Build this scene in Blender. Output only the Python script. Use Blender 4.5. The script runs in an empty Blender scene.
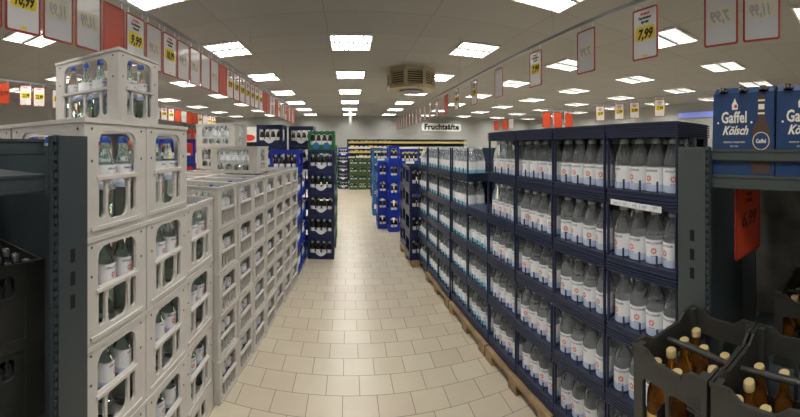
import bpy, math, random
from math import pi, sin, cos, tan, atan2, radians as R
from mathutils import Matrix, Vector
random.seed(7)
sc = bpy.context.scene
COL = sc.collection

# ------------------------------------------------------------------ materials
MATS = {}
def mat(name, col, rough=.5, metal=0, spec=.5, trans=0, ior=1.45, emit=None, estr=0, bump=0, bscale=60, var=0, coat=0):
    if name in MATS: return MATS[name]
    m = bpy.data.materials.new(name); m.use_nodes = True
    nt = m.node_tree; b = nt.nodes['Principled BSDF']
    b.inputs['Base Color'].default_value = (*col, 1)
    b.inputs['Roughness'].default_value = rough
    b.inputs['Metallic'].default_value = metal
    b.inputs['Specular IOR Level'].default_value = spec
    b.inputs['Transmission Weight'].default_value = trans
    b.inputs['IOR'].default_value = ior
    b.inputs['Coat Weight'].default_value = coat
    if emit:
        b.inputs['Emission Color'].default_value = (*emit, 1)
        b.inputs['Emission Strength'].default_value = estr
    tc = nt.nodes.new('ShaderNodeTexCoord')
    nz = nt.nodes.new('ShaderNodeTexNoise'); nz.inputs['Scale'].default_value = bscale
    nt.links.new(tc.outputs['Object'], nz.inputs['Vector'])
    if bump:
        bp = nt.nodes.new('ShaderNodeBump'); bp.inputs['Strength'].default_value = bump; bp.inputs['Distance'].default_value = .01
        nt.links.new(nz.outputs['Fac'], bp.inputs['Height']); nt.links.new(bp.outputs['Normal'], b.inputs['Normal'])
    if var:
        n2 = nt.nodes.new('ShaderNodeTexNoise'); n2.inputs['Scale'].default_value = 9
        n2.inputs['Detail'].default_value = 5
        nt.links.new(tc.outputs['Object'], n2.inputs['Vector'])
        mp = nt.nodes.new('ShaderNodeMapRange'); mp.inputs[1].default_value = .3; mp.inputs[2].default_value = .7
        mp.inputs[3].default_value = 1 - var; mp.inputs[4].default_value = 1 + var * .5
        nt.links.new(n2.outputs['Fac'], mp.inputs[0])
        mx = nt.nodes.new('ShaderNodeVectorMath'); mx.operation = 'SCALE'
        mx.inputs[0].default_value = col; nt.links.new(mp.outputs[0], mx.inputs['Scale'])
        nt.links.new(mx.outputs[0], b.inputs['Base Color'])
    MATS[name] = m
    return m

GREY = mat('grey_crate_plastic', (.60, .575, .545), .45, bump=.05, var=.07)
GREY2 = mat('grey_slatted_crate_plastic', (.52, .50, .465), .5, bump=.05, var=.07)
RIVET = mat('dark_hole', (.06, .06, .06), .6)
NAVY = mat('navy_tray_plastic', (.027, .036, .078), .30, var=.15)
NAVY2 = mat('navy_crate_plastic', (.012, .02, .075), .35, var=.1)
BLUE = mat('blue_crate_plastic', (.008, .03, .34), .35, var=.1)
CYAN = mat('teal_blue_crate_plastic', (.03, .17, .38), .4)
GREEN = mat('green_crate_plastic', (.012, .13, .05), .4)
OLIVE = mat('olive_green_crate_plastic', (.05, .085, .03), .5)
RED = mat('red_crate_plastic', (.45, .03, .02), .4)
BLACKP = mat('black_crate_plastic', (.040, .041, .038), .32, var=.2, bump=.04)
STEEL = mat('anthracite_powder_coated_steel', (.040, .052, .060), .42, bump=.03, bscale=300, var=.06)
STEELR = mat('grey_green_powder_coated_steel', (.062, .076, .078), .42, bump=.03, bscale=300, var=.06)
PANEL = mat('dark_rack_panel', (.055, .072, .082), .28, var=.1)
PANELG = mat('glossy_rack_panel', (.20, .19, .17), .12, var=.3)
SLOT = mat('slot_black', (.004, .004, .004), .8)
PET = mat('clear_plastic_with_water', (.84, .88, .91), .05, trans=.90, ior=1.30)
GLASS = mat('clear_green_tinted_glass', (.84, .95, .90), .03, trans=1, ior=1.33)
AMBER = mat('amber_bottle', (.80, .34, .05), .04, trans=.9, ior=1.33)
BROWN = mat('dark_brown_bottle', (.03, .015, .008), .12)
CAPW = mat('frosted_cap', (.66, .70, .74), .3, trans=.15)
CAPB = mat('blue_cap', (.03, .10, .42), .35)
CAPG = mat('beige_gold_cap', (.55, .43, .21), .4, var=.1)
CAPK = mat('black_cap', (.008, .008, .010), .25)
PAPER = mat('white_label_paper', (.80, .81, .83), .6)
LAVENDER = mat('label_pale_blue_band', (.50, .58, .78), .6)
LTEAL = mat('label_teal_band', (.25, .58, .74), .6)
LRED = mat('label_red_print', (.68, .08, .04), .6)
LBLUE = mat('label_navy_print', (.05, .09, .25), .6)
YELLOWL = mat('yellow_label_paper', (.75, .52, .16), .6)
CARD = mat('sign_card_white', (.74, .73, .74), .45, coat=.3)
CARDG = mat('sign_card_back', (.58, .57, .58), .45, coat=.3)
FRAMER = mat('sign_frame_dark_red', (.33, .035, .025), .4)
REDCARD = mat('sign_card_red', (.55, .06, .018), .45)
YEL = mat('sign_splash_yellow', (.86, .66, .03), .5)
PALEY = mat('sign_splash_showing_through', (.62, .57, .44), .5)
INK = mat('black_ink', (.012, .012, .015), .5)
INKP = mat('pale_ink_showing_through', (.36, .36, .38), .5)
INKR = mat('red_ink', (.62, .04, .03), .5)
INKD = mat('dark_red_ink', (.12, .02, .01), .5)
CLIP = mat('clear_sign_clip', (.62, .58, .56), .3)
ALU = mat('aluminium_rail', (.24, .25, .27), .35, metal=.6)
WOOD = mat('pallet_wood', (.32, .215, .12), .75, bump=.3, bscale=40, var=.35)
WHITE = mat('white_enamel', (.75, .74, .72), .4)
LOUV = mat('light_louvre_blades', (.07, .07, .065), .35)
LAMP = mat('lit_diffuser', (.9, .9, .85), .5, emit=(1, .965, .90), estr=10)
BEIGEAC = mat('aged_beige_casing', (.42, .36, .24), .5, var=.1)
DARKG = mat('dark_gap', (.02, .018, .015), .7)
BOXB = mat('printed_blue_carton', (.022, .054, .145), .3, var=.08)
CREAM = mat('cream_print', (.78, .76, .68), .5)
BRPRINT = mat('brown_bottle_print', (.075, .045, .035), .5)
WALLM = mat('wall_paint', (.36, .37, .36), .8, bump=.02)
BLUELIT = mat('lit_blue_sign', (.2, .25, .6), .5, emit=(.25, .30, .9), estr=.1)

def node_mat(name): 
    m = bpy.data.materials.new(name); m.use_nodes = True
    return m, m.node_tree, m.node_tree.nodes['Principled BSDF']
def tile_floor():
    m, nt, b = node_mat('beige_floor_tiles')
    tc = nt.nodes.new('ShaderNodeTexCoord'); mp = nt.nodes.new('ShaderNodeMapping')
    mp.inputs['Location'].default_value = (.447 + .0, -1.98 + 8 * .174 * 2, 0)
    br = nt.nodes.new('ShaderNodeTexBrick')
    br.inputs['Scale'].default_value = 1; br.inputs['Brick Width'].default_value = .205
    br.inputs['Row Height'].default_value = .174; br.inputs['Mortar Size'].default_value = .0022
    br.inputs['Mortar Smooth'].default_value = .1; br.inputs['Bias'].default_value = 0
    br.offset = .5
    br.inputs['Color1'].default_value = (.51, .44, .34, 1); br.inputs['Color2'].default_value = (.55, .50, .385, 1)
    br.inputs['Mortar'].default_value = (.20, .165, .12, 1)
    nt.links.new(tc.outputs['Object'], mp.inputs[0]); nt.links.new(mp.outputs[0], br.inputs['Vector'])
    nz = nt.nodes.new('ShaderNodeTexNoise'); nz.inputs['Scale'].default_value = 3.5; nz.inputs['Detail'].default_value = 6
    nt.links.new(tc.outputs['Object'], nz.inputs['Vector'])
    mr = nt.nodes.new('ShaderNodeMapRange'); mr.inputs[3].default_value = .88; mr.inputs[4].default_value = 1.1
    nt.links.new(nz.outputs['Fac'], mr.inputs[0])
    vm = nt.nodes.new('ShaderNodeVectorMath'); vm.operation = 'SCALE'
    nt.links.new(br.outputs['Color'], vm.inputs[0]); nt.links.new(mr.outputs[0], vm.inputs['Scale'])
    nt.links.new(vm.outputs[0], b.inputs['Base Color'])
    b.inputs['Roughness'].default_value = .30
    bp = nt.nodes.new('ShaderNodeBump'); bp.inputs['Strength'].default_value = .35; bp.inputs['Distance'].default_value = .002
    inv = nt.nodes.new('ShaderNodeMath'); inv.operation = 'SUBTRACT'; inv.inputs[0].default_value = 1
    nt.links.new(br.outputs['Fac'], inv.inputs[1]); nt.links.new(inv.outputs[0], bp.inputs['Height'])
    nt.links.new(bp.outputs[0], b.inputs['Normal'])
    return m
def ceiling_mat():
    m, nt, b = node_mat('grey_ceiling_panels')
    tc = nt.nodes.new('ShaderNodeTexCoord'); mp = nt.nodes.new('ShaderNodeMapping')
    mp.inputs['Location'].default_value = (.308 - .03, .357 - 2.6, 0)
    br = nt.nodes.new('ShaderNodeTexBrick'); br.offset = 0
    br.inputs['Scale'].default_value = 1; br.inputs['Brick Width'].default_value = 1.85 / 3 * 2
    br.inputs['Row Height'].default_value = 2.14 / 3; br.inputs['Mortar Size'].default_value = .006
    br.inputs['Mortar Smooth'].default_value = .1
    br.inputs['Color1'].default_value = (.31, .305, .295, 1); br.inputs['Color2'].default_value = (.285, .28, .272, 1)
    br.inputs['Mortar'].default_value = (.22, .215, .21, 1)
    nt.links.new(tc.outputs['Object'], mp.inputs[0]); nt.links.new(mp.outputs[0], br.inputs['Vector'])
    nt.links.new(br.outputs['Color'], b.inputs['Base Color']); b.inputs['Roughness'].default_value = .85
    return m

# ------------------------------------------------------------------ mesh builder
class MB:
    def __init__(s): s.v = []; s.f = []; s.m = []; s.mats = []; s.sm = []
    def mi(s, m):
        if m not in s.mats: s.mats.append(m)
        return s.mats.index(m)
    def add(s, vs, fs, m, M=None, smooth=False):
        k = len(s.v); i = s.mi(m)
        s.v += [tuple(M @ Vector(v)) if M else tuple(v) for v in vs]
        s.f += [tuple(a + k for a in f) for f in fs]; s.m += [i] * len(fs); s.sm += [smooth] * len(fs)
        return s
    def box(s, x0, x1, y0, y1, z0, z1, m, M=None, bv=0):
        if bv:
            # chamfered vertical edges
            b = bv; p = [(x0+b,y0),(x1-b,y0),(x1,y0+b),(x1,y1-b),(x1-b,y1),(x0+b,y1),(x0,y1-b),(x0,y0+b)]
            return s.prism(p, z0, z1, m, M)
        vs = [(x, y, z) for z in (z0, z1) for x, y in ((x0,y0),(x1,y0),(x1,y1),(x0,y1))]
        return s.add(vs, [(3,2,1,0),(4,5,6,7),(0,1,5,4),(1,2,6,5),(2,3,7,6),(3,0,4,7)], m, M)
    def prism(s, p, z0, z1, m, M=None):
        n = len(p); vs = [(x,y,z0) for x,y in p] + [(x,y,z1) for x,y in p]
        fs = [tuple(range(n-1,-1,-1)), tuple(range(n,2*n))] + [(i,(i+1)%n,n+(i+1)%n,n+i) for i in range(n)]
        return s.add(vs, fs, m, M)
    def lathe(s, prof, m, n=16, M=None, cap=True):
        vs = []; fs = []
        for r, z in prof: vs += [(r*cos(2*pi*i/n), r*sin(2*pi*i/n), z) for i in range(n)]
        for k in range(len(prof)-1):
            fs += [(k*n+i, k*n+(i+1)%n, (k+1)*n+(i+1)%n, (k+1)*n+i) for i in range(n)]
        s.add(vs, fs, m, M, True)
        if cap:
            s.add(vs[:n], [tuple(range(n-1,-1,-1))], m, M); s.add(vs[-n:], [tuple(range(n))], m, M)
        return s
    def bar(s, a, b, r, m, n=6):
        a = Vector(a); b = Vector(b); d = (b-a); L = d.length
        q = d.to_track_quat('Z', 'Y').to_matrix().to_4x4()
        return s.lathe([(r,0),(r,L)], m, n, Matrix.Translation(a) @ q)
    def mesh(s, me, m, M=None):
        return s.add([v.co[:] for v in me.vertices], [tuple(p.vertices) for p in me.polygons], m, M)
    def data(s, name):
        me = bpy.data.meshes.new(name); me.from_pydata(s.v, [], s.f)
        for m in s.mats: me.materials.append(m)
        me.polygons.foreach_set('material_index', s.m); me.polygons.foreach_set('use_smooth', s.sm)
        me.update(); return me
    def obj(s, name, parent=None, loc=(0,0,0), rz=0):
        o = bpy.data.objects.new(name, s.data(name)); COL.objects.link(o)
        o.location = loc; o.rotation_euler[2] = rz
        if parent: o.parent = parent
        return o
def eval_curve(cu):
    o = bpy.data.objects.new('t', cu); COL.objects.link(o)
    dg = bpy.context.evaluated_depsgraph_get()
    me = bpy.data.meshes.new_from_object(o.evaluated_get(dg))
    bpy.data.objects.remove(o); bpy.data.curves.remove(cu)
    return me
def rrect(x0, x1, z0, z1, r, seg=4, top=None):
    rt = r if top is None else top; p = []
    for cx, cz, a0, rr in ((x1-r, z0+r, -90, r), (x1-rt, z1-rt, 0, rt), (x0+rt, z1-rt, 90, rt), (x0+r, z0+r, 180, r)):
        for k in range(seg+1):
            a = R(a0 + 90*k/seg); p.append((cx + rr*cos(a), cz + rr*sin(a)))
    return p
def plate(w0, w1, h0, h1, t, holes, outer=None):
    """upright plate in XZ with holes; front at y=0, back at y=t"""
    cu = bpy.data.curves.new('p', 'CURVE'); cu.dimensions = '2D'; cu.fill_mode = 'BOTH'; cu.extrude = t/2
    for poly in [outer or [(w0,h0),(w1,h0),(w1,h1),(w0,h1)]] + holes:
        sp = cu.splines.new('POLY'); sp.points.add(len(poly)-1)
        for i, (x, z) in enumerate(poly): sp.points[i].co = (x, z, 0, 1)
        sp.use_cyclic_u = True
    me = eval_curve(cu)
    me.transform(Matrix.Translation((0, t/2, 0)) @ Matrix.Rotation(pi/2, 4, 'X'))
    return me
def text(body, size, bold=0, sx=1, shear=0, align='CENTER', ext=.0004, space=1):
    cu = bpy.data.curves.new('t', 'FONT'); cu.body = body; cu.size = size; cu.offset = bold; cu.align_x = align
    cu.shear = shear; cu.extrude = ext; cu.resolution_u = 2; cu.space_character = space
    me = eval_curve(cu)
    me.transform(Matrix.Rotation(pi/2, 4, 'X') @ Matrix.Diagonal((sx, 1, 1, 1)))
    return me
def T(x, y, z): return Matrix.Translation((x, y, z))
def RZ(a): return Matrix.Rotation(a, 4, 'Z')

# ------------------------------------------------------------------ objects
def tag(o, label, cat, group=None, kind=None):
    if label: o['label'] = label
    if cat: o['category'] = cat
    if group: o['group'] = group
    if kind: o['kind'] = kind
    return o
def struct(o): o['kind'] = 'structure'; return o
def empty(name, loc=(0,0,0), rz=0):
    o = bpy.data.objects.new(name, None); COL.objects.link(o); o.location = loc; o.rotation_euler[2] = rz
    o.empty_display_size = .05
    return o
KIDS = {}
def kid(o, parent): KIDS.setdefault(parent.name, []).append(o); return o
class Proto:
    """root maker: first use links the original, then copies"""
    def __init__(s, name, parts):
        # parts: list of (name, meshdata, sublist); first may be root mesh if name == thing name
        s.name = name; s.parts = parts
    def place(s, loc, rz=0, label=None, cat=None, group=None, rx=0, scale=None):
        def mk(nm, me, par):
            if me is None: o = bpy.data.objects.new(nm, None); o.empty_display_size = .05
            else: o = bpy.data.objects.new(nm, me)
            COL.objects.link(o)
            if par: o.parent = par
            return o
        src = getattr(s, 'src', None)
        if src is None:
            me0, sub = s.parts
            root = mk(s.name, me0, None)
            src = [root]
            def rec(lst, par):
                for (nm, me, sb) in lst:
                    c = mk(nm, me, par); rec(sb, c)
            rec(sub, root); s.src = root
            r = root
        else:
            def cp(o, par):
                c = o.copy(); COL.objects.link(c)
                if par: c.parent = par
                for ch in s.kids(o): cp(ch, c)
                return c
            r = cp(s.src, None)
        r.location = loc; r.rotation_euler = (rx, 0, rz)
        if scale: r.scale = scale
        tag(r, label, cat, group)
        return r
    def kids(s, o):
        c = getattr(s, '_k', None)
        if c is None:
            s._k = {}
            def rec(x):
                s._k[x.name] = list(x.children)
                for y in x.children: rec(y)
            rec(s.src)
        return s._k.get(o.name, [])
ORD = ['nearest', 'second', 'third', 'fourth', 'fifth', 'sixth', 'seventh', 'eighth', 'ninth', 'tenth', 'eleventh', 'twelfth',
       'thirteenth', 'fourteenth', 'fifteenth', 'sixteenth', 'seventeenth', 'eighteenth', 'nineteenth', 'twentieth', 'twenty-first', 'twenty-second'] + ['twenty-' + q for q in ('third','fourth','fifth','sixth','seventh','eighth','ninth')] + ['thirtieth'] + ['thirty-' + q for q in ('first','second','third','fourth','fifth','sixth')]
def nth(i, last=None, first='first'): return first if i == 0 else ORD[i]
TOPN = ['top', 'second from top', 'third from top', 'fourth from top', 'fifth from top', 'sixth from top', 'seventh from top']
def frontpt(px, py, rz, lx, ly):
    """world point of local (lx,ly) for a thing whose origin is px,py and turned rz"""
    return px + lx*cos(rz) - ly*sin(rz), py + lx*sin(rz) + ly*cos(rz)

# ------------------------------------------------------------------ setting
CEIL = 3.0; XL, XR, YB, YF = -9.0, 10.0, -3.0, 16.5
fl = MB().box(XL, XR, YB, YF, -.1, 0, tile_floor()).obj('floor'); struct(fl)
ce = MB().box(XL, XR, YB, YF, CEIL, CEIL+.1, ceiling_mat()).obj('ceiling'); struct(ce)
struct(MB().box(XL-.1, XL, YB, YF, 0, CEIL, WALLM).obj('wall_left'))
struct(MB().box(XR, XR+.1, YB, YF, 0, CEIL, WALLM).obj('wall_right'))
struct(MB().box(XL, XR, YF, YF+.1, 0, CEIL, WALLM).obj('wall_back'))
struct(MB().box(XL, XR, YB-.1, YB, 0, CEIL, WALLM).obj('wall_front'))
struct(MB().box(.0, .10, 13.4, 13.5, 0, CEIL, WALLM).obj('trim_1'))

# ------------------------------------------------------------------ camera
cam = bpy.data.cameras.new('camera'); co = bpy.data.objects.new('camera', cam); COL.objects.link(co)
co.location = (0, 0, 1.5); co.rotation_euler = (pi/2, 0, 0)
cam.type = 'PANO'; cam.panorama_type = 'CENTRAL_CYLINDRICAL'
F = 330.0
cam.central_cylindrical_range_u_min = -349/F; cam.central_cylindrical_range_u_max = (800-349)/F
cam.central_cylindrical_range_v_min = -(417-146)/F; cam.central_cylindrical_range_v_max = 146/F
cam.central_cylindrical_radius = 1.0
cam.clip_start = .02
sc.camera = co
sc.view_settings.view_transform = 'Standard'; sc.view_settings.look = 'None'; sc.view_settings.gamma = 1
sc.view_settings.use_curve_mapping = False
sc.view_settings.exposure = 1.66
w = bpy.data.worlds.new('world'); sc.world = w; w.use_nodes = True
w.node_tree.nodes['Background'].inputs[0].default_value = (.5, .5, .5, 1)
w.node_tree.nodes['Background'].inputs[1].default_value = .1

# ------------------------------------------------------------------ ceiling lights
LW, LD = .60, .69
fr = MB()
fr.box(-LW/2, LW/2, -LD/2, -LD/2+.022, -.03, 0, WHITE).box(-LW/2, LW/2, LD/2-.022, LD/2, -.03, 0, WHITE)
fr.box(-LW/2, -LW/2+.022, -LD/2+.022, LD/2-.022, -.03, 0, WHITE).box(LW/2-.022, LW/2, -LD/2+.022, LD/2-.022, -.03, 0, WHITE)
fr.box(-LW/2+.022, LW/2-.022, -LD/2+.022, LD/2-.022, -.004, 0, WHITE)
lv = MB()
lv.box(-LW/2+.022, LW/2-.022, -.020, .020, -.03, -.006, LOUV)
for k in range(1, 9):
    x = -LW/2 + LW*k/9
    lv.box(x-.005, x+.005, -LD/2+.022, -.020, -.03, -.006, LOUV).box(x-.005, x+.005, .020, LD/2-.022, -.03, -.006, LOUV)
lm = MB().add([(-LW/2+.022, -LD/2+.022, -.0055), (LW/2-.022, -LD/2+.022, -.0055), (LW/2-.022, LD/2-.022, -.0055), (-LW/2+.022, LD/2-.022, -.0055)], [(3,2,1,0)], LAMP)
light = Proto('ceiling_light', (None, [('light_frame', fr.data('light_frame'), []), ('louvre', lv.data('louvre'), []), ('diffuser', lm.data('diffuser'), [])]))
for k in range(-4, 6):
    for m in range(-2, 7):
        x = .03 + 1.85*k; y = 2.6 + 2.14*m
        if m < 0 and abs(k) > 2: continue
        if k == 0: where = 'row directly above the aisle'
        else: where = '%s row %s of the aisle' % (nth(abs(k)-1), 'left' if k < 0 else 'right')
        light.place((x, y, CEIL), 0, 'ceiling light, %s from camera end, %s' % (ORD[m+2] if m > -2 else 'first', where), 'ceiling light', 'louvred lights in the ceiling grid')

# ------------------------------------------------------------------ air conditioner
ac = empty('air_conditioner', (1.22, 6.45, CEIL))
tag(ac, 'beige eight-sided air conditioner with slatted grilles hanging from the ceiling above the aisle', 'air conditioner')
def ngon(r, n=8, a0=22.5, sy=1): return [(r*cos(R(a0+360/n*i)), sy*r*sin(R(a0+360/n*i))) for i in range(n)]
cs = MB().prism(ngon(.47), -.07, 0, BEIGEAC).prism(ngon(.40), -.33, -.07, DARKG).prism(ngon(.49), -.40, -.33, BEIGEAC)
for p in ngon(.455): cs.box(p[0]-.03, p[0]+.03, p[1]-.03, p[1]+.03, -.34, -.07, BEIGEAC)
cs.obj('casing', ac)
for i in range(8):
    a = R(45*i); g = MB()
    for k in range(6): g.box(-.15, .15, -.41, -.395, -.31+.042*k, -.292+.042*k, BEIGEAC)
    g.obj('grille', ac, rz=a)
MB().prism(ngon(.25), -.43, -.40, ALU).obj('underside_plate', ac)

# ------------------------------------------------------------------ bottles
def wrapM(me, r):
    for v in me.vertices:
        a = v.co.x / r; rr = r - v.co.y
        v.co.x, v.co.y = rr*sin(a), -rr*cos(a)
    return me
def emblem(mb, r, z, s, m, off=0):
    for k in range(8):
        a = k*pi/4; c, d = cos(a), sin(a)
        pts = []
        for (l, wd) in ((.25, 0), (.6, .2), (1, 0), (.6, -.2)):
            pts.append(((l*c - wd*d)*s + off, (l*d + wd*c)*s + z))
        vs = [((r+.0006)*sin(x/r), -(r+.0006)*cos(x/r), zz) for x, zz in pts]
        mb.add(vs, [(0, 1, 2, 3), (3, 2, 1, 0)], m)
def band(mb, r, z0, z1, m, n=24):
    mb.lathe([(r, z0), (r, z1)], m, n, cap=False)
def gtext(mb, body, r, z, size, m, off=0, sx=1):
    me = text(body, size, .0002, sx, ext=0)
    me.transform(T(off, -.0006, z)); wrapM(me, r); mb.mesh(me, m)
# clear water bottle for the trays (height .225)
Rr = .0415
def pet_body(n=20):
    return MB().lathe([(.030,.0),(Rr-.002,.004),(Rr,.012),(Rr,.110),(Rr-.001,.124),(.0388,.138),(.0345,.154),(.0285,.172),(.0235,.186),(.0205,.196),(.0175,.204)], PET, n)
def pet_cap(): return MB().lathe([(.0190,.199),(.0195,.206),(.0185,.216),(.0135,.222),(.006,.2235)], CAPW, 14)
def pet_label(kind, detail=True):
    b = MB(); r = Rr + .0006
    band(b, r, .006, .034, {0: LAVENDER, 1: LTEAL}[kind]); band(b, r, .034, .103, PAPER)
    if detail:
        emblem(b, r, .059, .0150, LRED if kind == 0 else LTEAL)
        gtext(b, 'GEROLSTEINER', r, .086, .0112, LBLUE)
        gtext(b, 'Sprudel' if kind == 0 else 'Medium', r, .036, .008, LBLUE, 0)
    return b
pb, pc = pet_body().data('bottle_body'), pet_cap().data('cap')
pl = [pet_label(0).data('label_wrap'), pet_label(1).data('label_wrap')]
WB = [Proto('water_bottle', (None, [('bottle_body', pb, []), ('label_wrap', pl[k], []), ('cap', pc, [])])) for k in (0, 1)]
def merge(*mbs):
    o = MB()
    for b in mbs:
        for i, m in enumerate(b.mats):
            o.mi(m)
        k = len(o.v); o.v += b.v; o.f += [tuple(a+k for a in f) for f in b.f]
        o.m += [o.mi(b.mats[i]) for i in b.m]; o.sm += b.sm
    return o
def pet_simple(kind, n=10):
    return merge(MB().lathe([(.036,.0),(Rr,.012),(Rr,.118),(.034,.152),(.019,.190),(.0145,.208)], PET, n), MB().lathe([(.0165,.203),(.0165,.225)], CAPW, 8), pet_label(kind, False))
WBS = [Proto('water_bottle', (pet_simple(k).data('water_bottle'), [])) for k in (0, 1)]
# glass water bottle for grey crates (height h)
def glass_bottle(h, r, lab0, lab1):
    s = h/.31
    body = MB().lathe([(r*.85,0),(r,.008),(r,h*.52),(r*.97,h*.58),(r*.72,h*.70),(r*.45,h*.82),(r*.34,h*.90),(r*.34,h*.945)], GLASS, 16)
    cap = MB().lathe([(r*.40,h*.925),(r*.40,h*.985),(r*.34,h)], CAPB, 12)
    lb = MB(); band(lb, r+.0006, lab0, lab1, PAPER, 18); band(lb, r+.0012, lab0+.004, lab0+(lab1-lab0)*.22, LAVENDER, 18)
    emblem(lb, r+.0008, (lab0+lab1)/2+.004, .013*s, LRED)
    gtext(lb, 'GEROLSTEINER', r+.0008, lab1-.016*s, .009*s, LBLUE)
    return Proto('glass_water_bottle', (None, [('bottle_body', body.data('bottle_body'), []), ('label_wrap', lb.data('label_wrap'), []), ('cap', cap.data('cap'), [])]))
GB = glass_bottle(.315, .041, .125, .212)
GBS = glass_bottle(.222, .036, .09, .150)
# far beer bottle, one mesh
def beer_simple(lab, cap, body=BROWN):
    b = MB().lathe([(.028,0),(.030,.01),(.030,.13),(.022,.165),(.013,.195),(.012,.235)], body, 10)
    b.lathe([(.0145,.228),(.0145,.243)], cap, 8); band(b, .0308, .045, .105, lab, 10); b.lathe([(.0165,.185),(.0135,.215)], lab, 8, cap=False)
    return b
BS = Proto('beer_bottle', (beer_simple(PAPER, CAPW).data('beer_bottle'), []))
BSG = Proto('beer_bottle', (beer_simple(PAPER, CAPG, mat('green_bottle', (.02, .12, .05), .1)).data('beer_bottle'), []))
# amber bottle with beige cap
ab = MB().lathe([(.022,0),(.029,.006),(.030,.02),(.030,.125),(.028,.145),(.019,.175),(.0135,.195),(.0125,.225)], AMBER, 18)
ac_ = MB().lathe([(.0155,.216),(.0165,.219),(.0162,.237),(.0145,.240)], CAPG, 16)
al = MB(); band(al, .0307, .03, .085, YELLOWL, 18)
emblem(al, .0307, .058, .012, INKR)
AB = Proto('amber_bottle', (None, [('bottle_body', ab.data('bottle_body'), []), ('label_wrap', al.data('label_wrap'), []), ('cap', ac_.data('cap'), [])]))

# ------------------------------------------------------------------ navy bottle trays
TW, TD, TH = .362, .292, .29; DZ = .0662
def tray_mesh(lid=False):
    b = MB(); w = TW/2
    def ring(o, z0, z1, t=.016):
        b.box(-w+o, w-o, o, o+t, z0, z1, NAVY); b.box(-w+o, w-o, TD-o-t, TD-o, z0, z1, NAVY)
        b.box(-w+o, -w+o+t, o+t, TD-o-t, z0, z1, NAVY); b.box(w-o-t, w-o, o+t, TD-o-t, z0, z1, NAVY)
    if lid:
        for k in range(6):
            z = .010*k; ring(.0, z, z+.006); ring(.007, z+.006, z+.010)
        b.box(-w+.01, w-.01, .01, TD-.01, .052, .0595, NAVY)
        return b
    for o, z0, z1 in ((.006,.0,.008),(.0,.008,.014),(.008,.014,.019),(.0,.019,.026),(.008,.026,.031),(.0,.031,.038),(.008,.038,.043),(.0,.043,.050),(.004,.050,.062),(.001,.062,.070)): ring(o, z0, z1)
    b.box(-w+.012, w-.012, .012, TD-.012, .060, .066, NAVY)
    b.box(-w+.004, w-.004, TD-.010, TD-.004, .070, .2895, NAVY)
    for sx in (-1, 1):
        y0 = .003; x0 = -w+.003 if sx < 0 else w-.009
        b.box(x0, x0+.006, y0, y0+.014, .070, .2895, NAVY)
        b.box(x0, x0+.006, TD-.05, TD-.0105, .070, .2895, NAVY)
    for k in (-1, 0, 1):
        b.box(k*.0862-.003, k*.0862+.003, .004, .010, .070, .115, NAVY)
    return b
TRAY = Proto('bottle_tray', (tray_mesh().data('bottle_tray'), []))
LID = Proto('tray_lid', (tray_mesh(True).data('tray_lid'), []))
LID2 = LID
def xr(y): return 1.075 - .055*y
RZR = atan2(-1, .055)
CY = [.67 + .37*i for i in range(10)]
CY[1] = 1.035
def plabel(kind): return 0
stuff = MB(); stuff_parts = {k: pet_simple(k, 8) for k in (0, 1)}
def stuff_add(x, y, z, rz, kind):
    M = T(x, y, z) @ RZ(rz); b = stuff_parts[kind]
    k = len(stuff.v); stuff.v += [tuple(M @ Vector(v)) for v in b.v]; stuff.f += [tuple(a+k for a in f) for f in b.f]
    stuff.m += [stuff.mi(b.mats[i]) for i in b.m]; stuff.sm += b.sm
BZ = .085
SN = lambda i: 'nearest stack' if i == 0 else '%s stack' % ORD[i]
POSB = ['leftmost', 'second from left', 'third from left', 'rightmost']
for i in range(9):
    n = 3 if i == 4 else 5
    ym = (CY[i] + CY[i+1])/2; wsc = 1 if i else .98
    px = xr(ym) + random.uniform(-.004, .004)
    kind = 0 if i < 4 else 1
    zs = 1 if i < 5 else .965
    for t in range(n):
        z = BZ + TH*zs*t; jx = px + random.uniform(-.004, .004) + (-.004*(t % 2)); jr = RZR + random.uniform(-.006, .006)
        TRAY.place((jx, ym, z), jr, 'dark blue plastic bottle tray, %s in the %s right of the aisle' % (TOPN[n-1-t], SN(i)), 'bottle tray', 'dark blue trays stacked right of the aisle', scale=(wsc,1,zs))
        rows = 2 if i in (0, 1, 2, 3, 4) else 1
        for r_ in range(3):
            for c in range(4):
                bx, by = frontpt(jx, ym, jr, (-.129 + .086*c)*wsc, .063 + .084*r_)
                rr = jr + random.gauss(0, .35)
                if r_ < rows:
                    P = (WB if i < 5 else WBS)[kind]
                    P.place((bx, by, z+DZ*zs), rr, '%s bottle, %s row, tray %s, %s right of aisle' % (POSB[c], 'front' if r_ == 0 else 'middle', TOPN[n-1-t], SN(i)), 'water bottle', 'water bottles in the dark blue trays', scale=(1,1,zs*.995))
                elif (r_ == 1) or (i < 4 and r_ == 2): stuff_add(bx, by, z+DZ*zs, rr, kind)
    if i < 5: LID.place((px-.002, ym, BZ+TH*zs*n), RZR, 'dark blue ridged empty tray lying on top of the %s right of the aisle' % SN(i), 'tray lid', 'empty trays topping the right stacks')
    if 0: LID.place((px-.001, ym, BZ+TH*n+.061), RZR+.01, 'dark blue ridged empty tray, uppermost of two, on the %s right of aisle' % SN(i), 'tray lid', 'empty trays topping the right stacks')
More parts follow.
